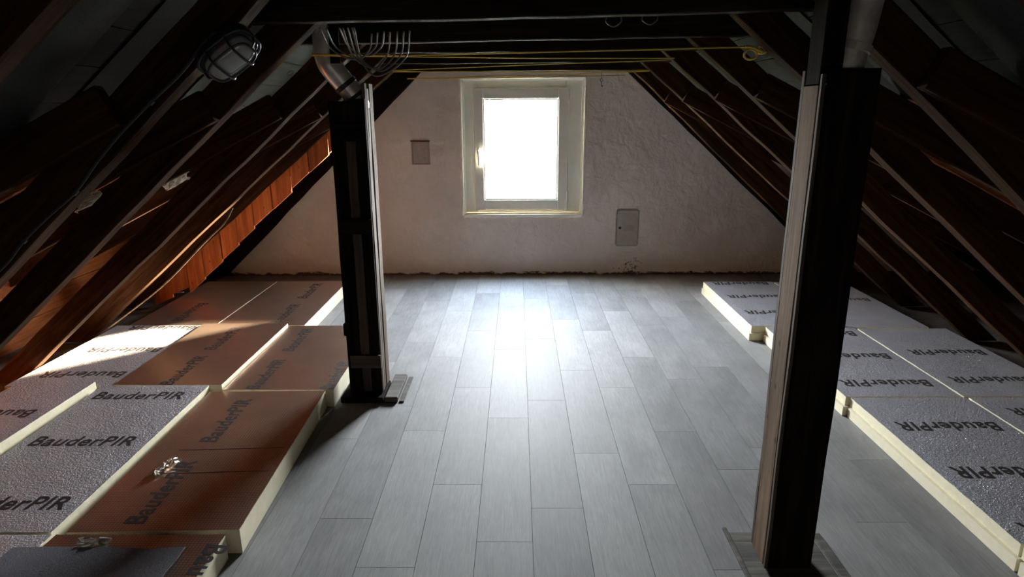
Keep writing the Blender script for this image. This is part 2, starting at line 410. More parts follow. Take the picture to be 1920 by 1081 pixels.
# --- far gable wall with the window opening
wx0, wx1, wz0, wz1 = -0.512, 0.624, 0.580, 1.838
def zl(x): return 2.706+0.952*x
def zr_(x): return 2.784-0.905*x
bm = bmesh.new()
def poly_prism(bm, poly, y0, y1):
    a = [bm.verts.new((x, y0, z)) for x, z in poly]; b2 = [bm.verts.new((x, y1, z)) for x, z in poly]; n = len(poly)
    bm.faces.new(a); bm.faces.new(b2[::-1])
    for i in range(n): bm.faces.new((a[i], b2[i], b2[(i+1) % n], a[(i+1) % n]))
ZB = -0.05
poly_prism(bm, [(-4.7, ZB), (wx0, ZB), (wx0, wz1), (wx0, 2.75), (-0.1, 2.85), (-1.3, 1.85), (-4.7, 0.15)], YW, YW+0.26)
poly_prism(bm, [(wx1, ZB), (4.7, ZB), (4.7, 0.15), (1.4, 1.85), (0.2, 2.85), (wx1, 2.6)], YW, YW+0.26)
poly_prism(bm, [(wx0, ZB), (wx1, ZB), (wx1, wz0), (wx0, wz0)], YW, YW+0.26)
poly_prism(bm, [(wx0, wz1), (wx1, wz1), (wx1, 2.6), (0.2, 2.85), (-0.1, 2.85), (wx0, 2.75)], YW, YW+0.26)
bmesh.ops.recalc_face_normals(bm, faces=bm.faces[:])
wall = structure(link('wall_back', mesh_of(bm), M['plaster']), 'uneven whitewashed plaster gable wall with the window')

# rough white rim around the opening (slightly wavy strip of paint and plaster)
bm = bmesh.new()
def rim(a, b2, inx, inz, n=34):
    prev = None
    for i in range(n+1):
        t = i/n; x = a[0]+(b2[0]-a[0])*t; z = a[1]+(b2[1]-a[1])*t
        j = 0.016+random.uniform(-0.006, 0.007)
        cur = [bm.verts.new((x-inx*0.020, YW+0.059, z-inz*0.020)), bm.verts.new((x+inx*0.002, YW-0.008, z+inz*0.002)),
               bm.verts.new((x+inx*j, YW-0.006+random.uniform(-.002, .001), z+inz*j)), bm.verts.new((x+inx*(j+0.006), YW+0.004, z+inz*(j+0.006)))]
        if prev:
            for q in range(3): bm.faces.new((prev[q], prev[q+1], cur[q+1], cur[q]))
        prev = cur
e = 0.004
rim((wx0+e, wz0+e), (wx0+e, wz1-e), -1, 0); rim((wx1-e, wz0+e), (wx1-e, wz1-e), 1, 0)
rim((wx0+e, wz1-e), (wx1-e, wz1-e), 0, 1); rim((wx0+e, wz0+e), (wx1-e, wz0+e), 0, -1)
bmesh.ops.recalc_face_normals(bm, faces=bm.faces[:])
link('reveal_rim', mesh_of(bm), M['reveal'], wall)
box('window_sill', wx0+0.005, wx1-0.005, YW-0.016, YW+0.058, wz0-0.012, wz0+0.016, M['reveal'], wall, 0.004)

# --- window
win = structure(empty('window_1', (0.05, YW+0.06, wz0+0.02)), 'cream painted wooden window with one sash')
def ring_frame(name, x0, x1, z0, z1, wl, wr, wb, wt, y0, y1, mat, parent, bev=0.004):
    grp = []
    for nm, (a, b2, c, d) in (('l', (x0, x0+wl, z0, z1)), ('r', (x1-wr, x1, z0, z1)), ('b', (x0+wl, x1-wr, z0, z0+wb)), ('t', (x0+wl, x1-wr, z1-wt, z1))):
        grp.append(box(name, a, b2, y0, y1, c, d, mat, parent, bev))
    return grp
ring_frame('frame_member', wx0+0.004, wx1-0.004, wz0+0.020, wz1-0.004, 0.140, 0.165, 0.070, 0.115, YW+0.060, YW+0.135, M['frame'], win)
sx0, sx1, sz0, sz1 = -0.400, 0.482, 0.632, 1.752
ring_frame('sash_member', sx0, sx1, sz0, sz1, 0.090, 0.100, 0.098, 0.098, YW+0.028, YW+0.0585, M['frame'], win, 0.006)
ring_frame('glazing_bead', -0.312, 0.384, 0.728, 1.656, 0.012, 0.012, 0.012, 0.012, YW+0.034, YW+0.048, M['gasket'], win, 0.003)
box('pane', -0.311, 0.383, YW+0.049, YW+0.053, 0.729, 1.655, M['glass'], win)
h = box('handle_plate', -0.375, -0.350, YW+0.019, YW+0.028, 1.10, 1.22, M['chrome'], win, 0.003)
bm = bmesh.new(); tube_bm(bm, [(0, 0, 0.03), (0, -0.045, 0.03)], 0.008, 10); tube_bm(bm, catmull([(0, -0.042, 0.034), (0.004, -0.046, 0.0), (0.006, -0.046, -0.05), (0.006, -0.044, -0.10)], 5), 0.0095, 10)
link('handle', mesh_of(bm, smooth=True), M['chrome'], h)
for zz in (1.69, 0.76):
    box('hinge_cover', 0.470, 0.486, YW+0.016, YW+0.029, zz-0.05, zz+0.05, M['chrome'], win, 0.004)

# --- rear gable behind the camera and low eaves boards
structure(link('wall_front', prism_mesh([(-4.8, -0.05), (4.8, -0.05), (4.8, 0.2), (1.4, 1.9), (0.05, 2.95), (-1.3, 1.9), (-4.8, 0.2)], YR-0.2, YR), M['plaster']), 'plaster gable wall behind the viewer')
kw = structure(empty('wall_left', (-3.42, 2.2, 0)), 'low knee wall of boards behind the left rafter feet')
for i_ in range(4):
    bm = bmesh.new(); add_box(bm, 0, YW-0.14-2.2, -0.079, 0.079, 0, 0.02)
    link('knee_board', mesh_of(bm), M['sheath'], kw, (0, 0, 0.082+i_*0.163), Euler((math.radians(90), 0, math.radians(90))))
for s, nm in ((-1, 'trim_1'), (1, 'trim_2')):
    structure(box(nm, s*4.68-0.03, s*4.68+0.03, YR, YW, -0.05, 0.20, M['eaves']), 'low dark eaves board')

# --- roof skin: sheathing boards along the ridge, steep above, flatter over the sprockets
ceiling = structure(empty('ceiling', (0, 0, 0)))
XK, ZS, SLS = 1.22, 1.585, 0.50      # sprocket underside starts here and falls by 0.5
SD = 0.135; SVH = SD/math.cos(math.atan(SLS))
BW, BT = 0.165, 0.022
steep_n = (math.cos(PITCHR)); Lb = YW-YR
bmesh_cache = {}
def board_me(wd, mat, Lb):
    k = (round(wd, 3), mat, Lb)
    if k not in bmesh_cache:
        bm = bmesh.new(); add_box(bm, 0, Lb, -wd/2, wd/2, 0, BT); bmesh_cache[k] = mesh_of(bm)
    return bmesh_cache[k]
def lay_boards(side, xs, z_of, ang, n, mat, y0=YR, Lb=YW-YR):
    for i in range(n):
        d = (i+0.5)*BW; x = xs+side*d*math.cos(ang); z = z_of(x)
        # local X along world Y, local Y down the slope, local Z outward
        yv = Vector((side*math.cos(ang), 0, -math.sin(ang))); xv = Vector((0, 1, 0)); zv = xv.cross(yv)
        if zv.z < 0: yv = -yv; zv = -zv
        R = Matrix(((xv.x, yv.x, zv.x), (xv.y, yv.y, zv.y), (xv.z, yv.z, zv.z))).to_euler()
        link('roof_board', board_me(BW-0.003, mat, Lb), M[mat], ceiling, (x, y0, z), R)
def ztop_steep(x): return zraft(x)+VH+0.094
def zshal(side):
    x0 = side*1.22; z0 = zraft(x0)
    return lambda x: z0 - SLS*(abs(x)-1.22) + SVH + 0.004
for side in (-1, 1):
    zs = zshal(side)
    # crossing of the two planes
    xs = XC
    while ztop_steep(xs) > zs(xs) or abs(xs) < 1.0: xs += side*0.01
    nst = int(abs(xs-XC)/math.cos(PITCHR)/BW)+1
    lay_boards(side, XC, ztop_steep, PITCHR, nst, 'darkboard')
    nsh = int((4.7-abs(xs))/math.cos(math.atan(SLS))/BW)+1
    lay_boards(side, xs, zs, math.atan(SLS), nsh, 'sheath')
    # roof covering over the boards keeps the daylight out
    p = [(XC, ztop_steep(XC)+0.06), (xs, ztop_steep(xs)+0.05), (side*4.85, zs(side*4.85)+0.05)]
    poly = p + [(x, z+0.05) for x, z in p[::-1]]
    link('roof_covering', prism_mesh(poly, YR-0.3, YW+0.35), M['eaves'], ceiling)
# felt sheets hung under the boards in the bays nearest the viewer
def felt_sheet(side, x0, x1, y0, y1, drop=0.01):
    bm = bmesh.new(); n, mm = 18, 8; grid = []
    for i in range(n+1):
        row = []
        for j in range(mm+1):
            x = x0+(x1-x0)*i/n; y = y0+(y1-y0)*j/mm
            z = ztop_steep(x) - drop - 0.015*math.sin(math.pi*j/mm) + random.uniform(-.002, .002)
            z = max(z, zshal(side)(x)-drop)
            row.append(bm.verts.new((x, y, z)))
        grid.append(row)
    for i in range(n):
        for j in range(mm): bm.faces.new((grid[i][j], grid[i+1][j], grid[i+1][j+1], grid[i][j+1]))
    me = mesh_of(bm, smooth=True); return link('felt_sheet', me, M['felt'], ceiling)

# ================================================================== TIMBERS
RY_L = [0.72, 1.42, 2.10, 2.75, 3.50, 4.20, 5.00]
RY_R = [0.72, 1.42, 2.10, 2.75, 3.50, 4.20, 5.00, 5.60]
RW = 0.075
def rafter(side, Y, where, wd=RW, zf=None, hz=DEPTH, mat=None, tilt=0.0):
    foot_x = side*3.0 if zf is None else None
    f = zf or zraft
    xf = XC
    while f(xf) > 0.012: xf += side*0.005
    r = empty('rafter', (xf, Y, 0.012))
    timber('timber', (xf, Y, 0.012), (XC+side*0.012, Y, f(XC+side*0.012)), wd, hz, mat or M['rafter'], (0, 0, 1), r, 0.004, 22, (-1.12, 0))
    tag(r, where, 'rafter', 'roof rafters')
    return r
def sprocket(side, r, Y):
    x0 = side*1.22; z0 = zraft(x0)-0.002; x1 = side*4.4
    z1 = z0-SLS*(4.4-1.22)
    y = Y-RW/2-0.028
    timber('sprocket', (x0, y, z0), (x1, y, z1), 0.045, SD-0.006, M['rafter'], (0, 0, 1), r, 0.003, 12)
for side, RY in ((-1, RY_L), (1, RY_R)):
    yy = [YR+0.05]+[y for y in RY if y < 4.0]
    for a_, b_2 in zip(yy, yy[1:]): felt_sheet(side, XC+side*0.06, side*1.62, a_+RW/2+0.004, b_2-RW/2-0.06)
ords = ['nearest', 'second', 'third', 'fourth', 'fifth', 'sixth', 'seventh', 'eighth']
lab_l = ['rafter on the left slope behind and above the viewer', 'rafter cutting the top left corner of the picture', 'left rafter that carries the caged lamp and black conduit',
         'left rafter just beyond the caged lamp', 'left rafter rising to the metal flue elbow', 'left rafter with a sunlit foot next to the orange boards',
         'left rafter with the vertical orange boards nailed to it']
lab_r = ['rafter on the right slope behind and above the viewer', 'rafter cutting the top right corner of the picture', 'right rafter just behind the near dark post',
         'right rafter where the yellow cord is knotted', 'fourth right rafter counted from the gable wall', 'third right rafter counted from the gable wall',
         'second right rafter counted from the gable wall', 'right rafter closest to the gable wall']
FITL = [None, None, (2.550, 0.886), (2.585, 0.872), (2.560, 0.867), (2.571, 0.857), (2.600, 0.829)]
FITR = [None, None, None, (2.658, 0.861), (2.644, 0.847), (2.671, 0.855), (2.683, 0.862), (2.735, 0.905)]
for i, Y in enumerate(RY_L):
    r = rafter(-1, Y, lab_l[i], zf=(lambda x, a=FITL[i]: a[0]+a[1]*x) if FITL[i] else None, hz=0.075 if i == 6 else DEPTH); sprocket(-1, r, Y)
for i, Y in enumerate(RY_R):
    r = rafter(1, Y, lab_r[i], zf=(lambda x, a=FITR[i]: a[0]-a[1]*x) if FITR[i] else None); sprocket(1, r, Y)
# rafters against the gable
rafter(-1, YW-0.055, 'dark rafter lying against the gable wall on the left', 0.07, zl, 0.17, M['boxdark'])
rafter(1, YW-0.055, 'dark rafter lying against the gable wall on the right', 0.07, zr_, 0.17, M['boxdark'])

# collar beams
cb = [(2.02, 1.895, 1.905, 'collar beam overhead closest to the viewer above the frame'), (2.66, 1.874, 1.915, 'large dark collar beam across the top of the picture'),
      (3.425, 1.873, 1.901, 'second dark collar beam behind the large one'), (4.11, 1.884, 1.897, 'third dark collar beam counted from the viewer'),
      (4.91, 1.878, 1.884, 'fourth dark collar beam with the lower yellow cord before it'), (5.51, 1.856, 1.868, 'collar beam nearest the gable wall and window')]
for Y, zl_, zr2, lb in cb:
    e0 = empty('collar_beam', (0, Y, (zl_+zr2)/2))
    s = (zr2-zl_)/2.3; x0, x1 = -1.13, 1.19
    timber('timber', (x0, Y, zl_+s*(x0+1.1)), (x1, Y, zl_+s*(x1+1.1)), 0.07, 0.17, M['beam'], (0, 0, 1), e0, 0.003, 14)
    tag(e0, lb, 'beam', 'collar beams')

# vertical orange boards nailed behind the fifth left rafter
bc = empty('board_cladding', (-2.2, 5.06, 0.0)); x = -1.30; k = 0
while x > -3.16:
    wdt = random.choice((0.150, 0.160, 0.165, 0.145)); xm = x-wdt/2
    lo = 0.106 if x > -2.75 else 0.012; zb = max(lo, 2.552+0.903*xm + random.uniform(-0.008, 0.012)); zt = 2.600+0.829*xm+0.07
    sl = 0.80
    a, b2 = x-0.004, x-wdt+0.003
    za, zb2 = max(lo, zb+sl*wdt/2), max(lo, zb-sl*wdt/2)
    bm = bmesh.new()
    # built with local X pointing up so that the grain runs up the board
    poly = [(b2, zb2), (a, za), (a, zt+0.06), (b2, zt-0.06)]
    y0 = 5.052+random.uniform(-0.007, 0.007); c0 = Vector((xm, y0, zb))
    A = [bm.verts.new((pz-c0.z, -(px_-c0.x), 0)) for px_, pz in poly]; B = [bm.verts.new((pz-c0.z, -(px_-c0.x), -0.022)) for px_, pz in poly]
    bm.faces.new(A); bm.faces.new(B[::-1])
    for i in range(4): bm.faces.new((A[i], B[i], B[(i+1) % 4], A[(i+1) % 4]))
    bmesh.ops.recalc_face_normals(bm, faces=bm.faces[:])
    # local X -> world Z, local Y -> world -X, local Z -> world -Y
    R = Matrix(((0, -1, 0), (0, 0, -1), (1, 0, 0))).to_euler()
    link('board', mesh_of(bm), M['orange'], bc, c0-Vector(bc.location), R); x -= wdt
bk = [(-1.302, 2.552+0.903*-1.302+0.10), (-1.302, 2.60-0.829*1.302+0.06), (-3.03, 2.60-0.829*3.03+0.06), (-3.03, 0.11), (-2.63, 0.26)]
o_ = link('light_block_sheet', prism_mesh([(x_+2.2, z_) for x_, z_ in bk], 0.022, 0.026), M['eaves'], bc)  # added dark sheet, blocks sunlight coming through the gaps between boards
tag(bc, 'row of short vertical orange boards hanging below a left rafter', 'boards')

# ================================================================== INSULATION PANELS
PT = 0.10
def panel(x0, x1, y0, y1, kind, label, texts, z=0.0, stepx=0.0, stepy=0.0, tiltx=0.0, tilty=0.0, rz=0.0):
    """texts: (x, y, angle, width[, body]) in world xy of the text's left baseline end"""
    r = empty('insulation_panel', ((x0+x1)/2, (y0+y1)/2, 0.002+z), (tilty, tiltx, rz))
    wx, ly = x1-x0-0.004, y1-y0-0.004
    bm = bmesh.new(); a, b2 = wx/2, ly/2
    if stepx or stepy:
        add_box(bm, -a, a, -b2, b2, PT/2, PT-0.0015)
        add_box(bm, -a-stepx, a-stepx-0.002*(stepx > 0), -b2-stepy, b2-stepy-0.002*(stepy > 0), 0, PT/2)
    else: add_box(bm, -a, a, -b2, b2, 0, PT-0.0015)
    link('foam_core', mesh_of(bm), M['foam'], r)
    # facing: thin sheet with a slightly ragged edge
    bm = bmesh.new(); n = 36; pts = []
    for (p, q) in (((-a, -b2), (a, -b2)), ((a, -b2), (a, b2)), ((a, b2), (-a, b2)), ((-a, b2), (-a, -b2))):
        for i in range(n):
            t = i/n; pts.append((p[0]+(q[0]-p[0])*t+random.uniform(-.0015, .0012), p[1]+(q[1]-p[1])*t+random.uniform(-.0015, .0012)))
    top = [bm.verts.new((px_, py_, PT)) for px_, py_ in pts]; bot = [bm.verts.new((px_, py_, PT-0.0015)) for px_, py_ in pts]
    bm.faces.new(top)
    for i in range(len(pts)): j = (i+1) % len(pts); bm.faces.new((top[i], bot[i], bot[j], top[j]))
    bmesh.ops.recalc_face_normals(bm, faces=bm.faces[:])
    fo = link('foil_facing', mesh_of(bm), M['foil_smooth' if kind == 's' else 'foil_rough'], r)
    for tt in texts:
        tx, ty, ang, wd = tt[:4]; body = tt[4] if len(tt) > 4 else 'BauderPIR'
        link('printed_lettering', text_mesh(body, wd), M['ink'], fo, (tx-(x0+x1)/2, ty-(y0+y1)/2, PT+0.0006), (0, 0, ang))
    tag(r, label, 'panel', 'foil faced foam insulation panels')
    return r
UPD, RGT, FLP = math.pi/2, 0.0, math.pi
# left side, three rows; nearest row first
panel(-1.650, -1.040, 0.75, 1.955, 's', 'copper reflecting panel in the near left corner partly under a dark sheet', [(-1.08, 1.90, -UPD, 0.46)])
panel(-2.260, -1.660, 0.75, 1.955, 'r', 'grey panel at the left edge under the dark sheet', [])
panel(-1.638, -1.018, 1.972, 3.165, 's', 'copper reflecting panel with a torn foil spot on the left', [(-1.385, 2.015, UPD, 0.44), (-1.375, 2.615, UPD, 0.45)], rz=0.028)
panel(-2.255, -1.672, 1.965, 3.195, 'r', 'silver panel reading crosswise left of the torn copper panel', [(-2.215, 3.03, RGT, 0.47), (-2.205, 2.565, RGT, 0.47), (-2.195, 2.10, RGT, 0.47)], z=0.011, tilty=0.017)
panel(-2.710, -2.295, 2.0, 3.205, 'r', 'raised grey panel at the far left edge with a cream side', [(-2.36, 2.86, FLP, 0.46), (-2.36, 2.40, FLP, 0.46)], z=0.040)
panel(-1.600, -0.995, 3.180, 4.255, 's', 'copper reflecting panel beside the boxed flue', [(-1.405, 3.19, UPD, 0.43), (-1.41, 3.76, UPD, 0.43), (-1.005, 3.19, UPD, 0.40)])
panel(-2.205, -1.610, 3.205, 4.255, 's', 'copper panel in the middle row next to the sunlit one', [(-1.885, 3.205, UPD, 0.43), (-1.89, 3.735, UPD, 0.44)], z=0.018)
panel(-2.815, -2.215, 3.215, 4.250, 'r', 'sunlit silver panel under the left rafters', [(-2.25, 3.81, FLP, 0.46), (-2.25, 3.42, FLP, 0.48), (-2.24, 4.235, FLP, 0.46)], z=0.006)
panel(-2.125, -1.500, 4.260, 5.480, 's', 'brownish panel in the far left row with a bright aisle edge', [(-1.69, 4.325, UPD, 0.45), (-1.70, 4.935, UPD, 0.46)])
panel(-2.745, -2.130, 4.260, 5.480, 's', 'brownish panel in the far left row against the orange boards', [(-2.50, 4.81, -UPD, 0.45)])
# right side
ST = 0.016
panel(1.735, 2.335, 0.68, 1.895, 'r', 'grey panel cut off by the lower right corner', [(2.29, 1.80, FLP, 0.49)], stepx=ST, stepy=ST)
panel(1.735, 2.335, 1.905, 3.075, 'r', 'large dark silver panel nearest on the right', [(2.28, 2.80, FLP, 0.48), (2.28, 2.40, FLP, 0.48), (2.28, 2.02, FLP, 0.48)], stepx=ST, stepy=ST)
panel(1.715, 2.318, 3.085, 4.207, 'r', 'bluish silver panel in the middle right row by the aisle', [(2.265, 3.70, FLP, 0.49), (2.265, 3.30, FLP, 0.49), (2.265, 4.11, FLP, 0.49)], stepx=ST, stepy=ST)
panel(1.625, 2.225, 4.225, 5.420, 'r', 'far right panel by the aisle with a cream stepped edge', [(2.17, 5.0, FLP, 0.48), (2.17, 4.58, FLP, 0.48), (2.17, 5.40, FLP, 0.48)], stepx=ST, stepy=ST)
panel(2.345, 2.920, 1.905, 3.075, 'r', 'grey panel at the right edge under the rafters', [(2.90, 2.95, FLP, 0.46), (2.90, 2.52, FLP, 0.46)], stepx=0, stepy=ST)
panel(2.328, 2.930, 3.085, 4.170, 'r', 'grey panel in the middle right row below the rafters', [(2.88, 3.76, FLP, 0.46), (2.86, 3.34, FLP, 0.46)], stepx=0, stepy=ST)
panel(2.235, 2.830, 4.190, 5.400, 'r', 'dull far right panel behind the near post', [(2.78, 4.9, FLP, 0.46)], stepx=0, stepy=ST)

torn = [o for o in col.objects if o.get('label') == 'copper reflecting panel with a torn foil spot on the left'][0]
for py in (842, 886):
    yy_ = atZ(450, py, 0.1).y
    link('foil_crease', box_mesh(0.46, 0.0028, 0.0006), M['ink'], torn, (0.05, yy_-torn.location.y, PT+0.0006), (0, 0, 0.02))
# torn foil spot and loose foil scraps
def scrap(name, c, sx, sy_, mat, label, cat, amp=0.02, n=7, rot=0.0, ragged=0.3):
    bm = bmesh.new(); gr = []
    for i in range(n+1):
        row = []
        for j in range(n+1):
            x_ = (i/n-.5)*sx*(1+random.uniform(-ragged, ragged)*.5); y_ = (j/n-.5)*sy_*(1+random.uniform(-ragged, ragged)*.5)
            row.append(bm.verts.new((x_, y_, random.uniform(0, amp))))
        gr.append(row)
    for i in range(n):
        for j in range(n): bm.faces.new((gr[i][j], gr[i+1][j], gr[i+1][j+1], gr[i][j+1]))
    bmesh.ops.solidify(bm, geom=bm.faces[:], thickness=0.001)
    return tag(link(name, mesh_of(bm), mat, None, c, (0, 0, rot)), label, cat)
foilm = simple('crinkled_aluminium', (0.9, 0.86, 0.78), 0.25, metal=1.0)
p = atZ(310, 878, 0.104); scrap('foil_scrap', (p.x, p.y, 0.1035), 0.05, 0.13, foilm, 'torn flap of bright foil on the copper panel', 'foil', 0.022, 8, -0.3)
p = atZ(175, 1020, 0.104); scrap('plastic_scrap', (p.x, p.y, 0.1035), 0.10, 0.05, M['scrap'], 'crumpled clear plastic scrap beside the dark sheet', 'scrap', 0.02, 6, 0.2)
p = atZ(325, 545, 0.12); tag(tube('string_end', catmull([(p.x-0.12, p.y, 0.115), (p.x-0.06, p.y+0.02, 0.108), (p.x, p.y, 0.106), (p.x+0.08, p.y+0.01, 0.106)], 6), 0.004, M['scrap']), 'short pale string lying before the orange boards', 'string')

# dark speckled felt sheet lying over the near left panels
bm = bmesh.new(); n = 14; gr = []
for i in range(n+1):
    row = []
    for j in range(9):
        t, u = i/n, j/8
        x = -1.74+0.60*t+random.uniform(-.002, .002); y = 1.872-u*0.5 - 0.004*t
        if i == n: x += 0.004*math.sin(j*2)
        row.append(bm.verts.new((x, y, 0.108+0.004*math.sin(t*5+u*3)+0.012*max(0, t-.8)*5*(1-u))))
    gr.append(row)
for i in range(n):
    for j in range(8): bm.faces.new((gr[i][j], gr[i+1][j], gr[i+1][j+1], gr[i][j+1]))
bmesh.ops.recalc_face_normals(bm, faces=bm.faces[:]); bmesh.ops.solidify(bm, geom=bm.faces[:], thickness=-0.003)
def sheetmat():
    m, nt, b = newmat('dark_blue_speckled_sheet'); n_ = noise(nt, coords(nt), 420, 2, 0.8)
    r = ramp(nt, n_.outputs[0], [(0.4, (0.05, 0.055, 0.066)), (0.70, (0.34, 0.36, 0.42))]); nt.links.new(r.outputs[0], b.inputs['Base Color'])
    b.inputs['Roughness'].default_value = 0.55; bump(nt, b, n_.outputs[0], 0.5, 0.003); return m
tag(link('felt_offcut', mesh_of(bm), sheetmat()), 'dark blue grey speckled sheet lying in the lower left corner', 'sheet')

# ================================================================== BOXED FLUE ON THE LEFT
bx0, bx1, by0, by1, bzt = -0.925, -0.750, 3.285, 3.455, 1.60
fl = empty('boxed_flue', ((bx0+bx1)/2, (by0+by1)/2, 0.035)); 
def vboard(name, x0, x1, y0, y1, z0, z1, mat, parent, rough=0.0015):
    """vertical board, grain upwards"""
    wx, wy = x1-x0, y1-y0
    me = timber_mesh(z1-z0, wx, wy, rough, 8, bev=0.002)
    c = Vector(((x0+x1)/2, y1, z0)) - Vector(parent.location)
    # local X->Z, local Y->X, local Z->-Y... (right handed)
    R = Matrix(((0, 1, 0), (0, 0, 1), (1, 0, 0))).to_euler()
    c.y = y0 - parent.location.y
    return link(name, me, mat, parent, c, R)
vboard('front_board', bx0, bx0+0.086, by0, by0+0.02, 0.037, bzt-0.01, M['boxdark'], fl)
vboard('front_board', bx0+0.089, bx1-0.004, by0, by0+0.02, 0.037, bzt+0.01, M['boxdark'], fl)
vboard('side_board', bx0, bx0+0.02, by0+0.022, by1, 0.037, bzt, M['boxdark'], fl)
vboard('back_board', bx0+0.022, bx1-0.022, by1-0.02, by1, 0.037, bzt, M['boxdark'], fl)
# lighter edges on the aisle side
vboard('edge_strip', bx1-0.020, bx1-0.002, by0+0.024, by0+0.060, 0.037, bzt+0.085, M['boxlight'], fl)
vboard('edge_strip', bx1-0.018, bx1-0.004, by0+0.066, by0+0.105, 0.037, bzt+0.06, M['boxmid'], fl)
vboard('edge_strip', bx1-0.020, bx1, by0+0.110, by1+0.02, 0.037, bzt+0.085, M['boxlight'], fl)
vboard('edge_batten', bx0-0.004, bx0+0.016, by0-0.016, by0-0.001, 0.04, bzt, M['boxdark'], fl)
xm = (bx0+bx1)/2+0.005
for z0, z1 in ((0.05, 0.195), (0.265, 0.935), (1.02, 1.405)):
    vboard('centre_strip', xm-0.024, xm+0.022, by0-0.010, by0-0.001, z0, z1, M['boxmid'], fl)
def hboard(name, x0, x1, y0, y1, z0, z1, mat, parent):
    me = timber_mesh(x1-x0, y1-y0, z1-z0, 0.001, 4, bev=0.002)
    return link(name, me, mat, parent, Vector((x0, (y0+y1)/2, z0))-Vector(parent.location))
hboard('cross_batten', bx0+0.012, bx1+0.004, by0-0.028, by0-0.011, 0.195, 0.268, M['boxmid'], fl)
hboard('cross_batten', bx0, bx1+0.002, by0-0.022, by0-0.011, 0.94, 1.015, M['boxdark'], fl)
hboard('cross_batten', bx0+0.005, bx1, by0-0.020, by0-0.001, 1.42, 1.49, M['boxdark'], fl)
box('side_block', bx0-0.030, bx0-0.001, by0+0.03, by0+0.09, 0.36, 0.43, M['boxdark'], fl, 0.003)
box('side_block', bx0-0.028, bx0-0.001, by0+0.03, by0+0.09, 1.285, 1.345, M['boxdark'], fl, 0.003)
tag(fl, 'dark boarded flue box with pale edge strips left of the aisle', 'flue box')
# foot of the box
ft = empty('timber_foot', (-0.83, 3.25, 0.001))
box('sill_board', -0.975, -0.742, 3.225, 3.465, 0.001, 0.033, M['boxdark'], ft, 0.004)
box('side_slab', -0.735, -0.662, 3.235, 3.565, 0.001, 0.030, M['baseplate'], ft, 0.005)
box('edging_strip', -0.655, -0.628, 3.235, 3.575, 0.001, 0.008, M['baseplate'], ft, 0.002)
tag(ft, 'dusty timber foot under the boarded flue box', 'base')

def pipe(name, path, r, label, collars, parent_mat=M['pipe']):
    e0 = empty(name, path[0]); pth = catmull(path, 7)
    tube('pipe_wall', pth, r, parent_mat, e0, 20)
    for (a, b2, rr, mat) in collars:
        a, b2 = Vector(a), Vector(b2); bm = bmesh.new()
        L = (b2-a).length; q = (b2-a).to_track_quat('Z', 'Y').to_matrix()
        lathe_bm(bm, [(r*0.98, 0), (rr, L*.1), (rr, L*.9), (r*0.98, L)], 20, q)
        link('collar', mesh_of(bm, smooth=False), mat, e0, a-Vector(path[0]))
    tag(e0, label, 'pipe', 'metal flue pipes'); return e0
P1 = atY(668, 184, 3.375); P2 = atY(644, 154, 3.36); P3 = atY(619, 124, 3.335)
a1 = P1 + Vector((0.006, 0.004, -0.05))
pp = pipe('flue_pipe', [a1, P1, P2, P3, P3+Vector((-0.018, 0, 0.055)), P3+Vector((-0.020, 0, 0.12)), P3+Vector((-0.020, 0, 0.30))], 0.056, 'metal flue elbow entering the top of the boarded box',
     [(P2+(P1-P2)*0.05, P2+(P1-P2)*0.30, 0.0595, M['rubber']), (P2+(P1-P2)*0.8, P2+(P1-P2)*1.0, 0.0595, M['rubber'])])
# bracket strap in front of the elbow
b_ = atY(627, 90, 3.27)
tag(box('pipe_strap', b_.x-0.024, b_.x+0.024, 3.268, 3.276, b_.z-0.07, 2.03, M['boxdark']), 'dark vertical strap before the left flue elbow', 'strap')

# ================================================================== BOXED POST ON THE RIGHT
rx0, rx1, ry0, ry1 = 0.858, 1.018, 1.890, 2.025
lean = Vector((0.012, 0, 0))
pr = empty('boxed_post', (0.94, 1.95, 0.012))
vboard('front_board', rx0+0.012, rx1, ry0, ry0+0.02, 0.014, 1.66, M['boxdark'], pr)  # front near black, window side paler: light and shade put into the colours
vboard('front_edge', rx0-0.001, rx0+0.010, ry0, ry0+0.016, 0.014, 1.645, M['boxmid'], pr)
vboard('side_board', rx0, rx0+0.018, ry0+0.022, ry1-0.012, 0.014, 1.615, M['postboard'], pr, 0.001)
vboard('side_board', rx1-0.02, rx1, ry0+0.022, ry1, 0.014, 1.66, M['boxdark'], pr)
vboard('back_board', rx0+0.002, rx1-0.022, ry1-0.010, ry1+0.010, 0.014, 1.66, M['boxmid'], pr)
tag(pr, 'boarded post on the right, coloured dark on the shaded front and pale on the lit side', 'post')
ps = empty('roof_post', (0.90, 1.97, 1.62))
vboard('timber', rx0+0.004, rx0+0.066, ry0+0.030, ry1-0.014, 1.62, 2.30, M['boxdark'], ps)
tag(ps, 'black upper timber rising above the pale side board', 'post')
fr = empty('timber_foot', (0.94, 1.9, 0.001))
box('sill_board', 0.80, 1.10, 1.60, 2.10, 0.0005, 0.006, M['baseplate'], fr, 0.002)
box('edging_strip', 0.782, 0.798, 1.62, 2.125, 0.0005, 0.012, M['baseplate'], fr, 0.003)
box('edging_strip', 1.105, 1.14, 1.62, 2.09, 0.0005, 0.010, M['baseplate'], fr, 0.003)
tag(fr, 'dusty grey timber foot under the right post', 'base')
Q1 = atY(1580, 150, 1.965); Q2 = atY(1592, 105, 1.965); Q3 = atY(1606, 65, 1.965); Q4 = atY(1624, 0, 1.965)
pipe('flue_pipe', [Q1+Vector((0, 0, -0.07)), Q1, Q2, Q3, Q4, Q4+(Q4-Q3)*1.5], 0.047, 'metal flue pipe beside the black upper timber top right',
     [(Q2+(Q3-Q2)*0.20, Q2+(Q3-Q2)*0.62, 0.053, M['pipe'])])

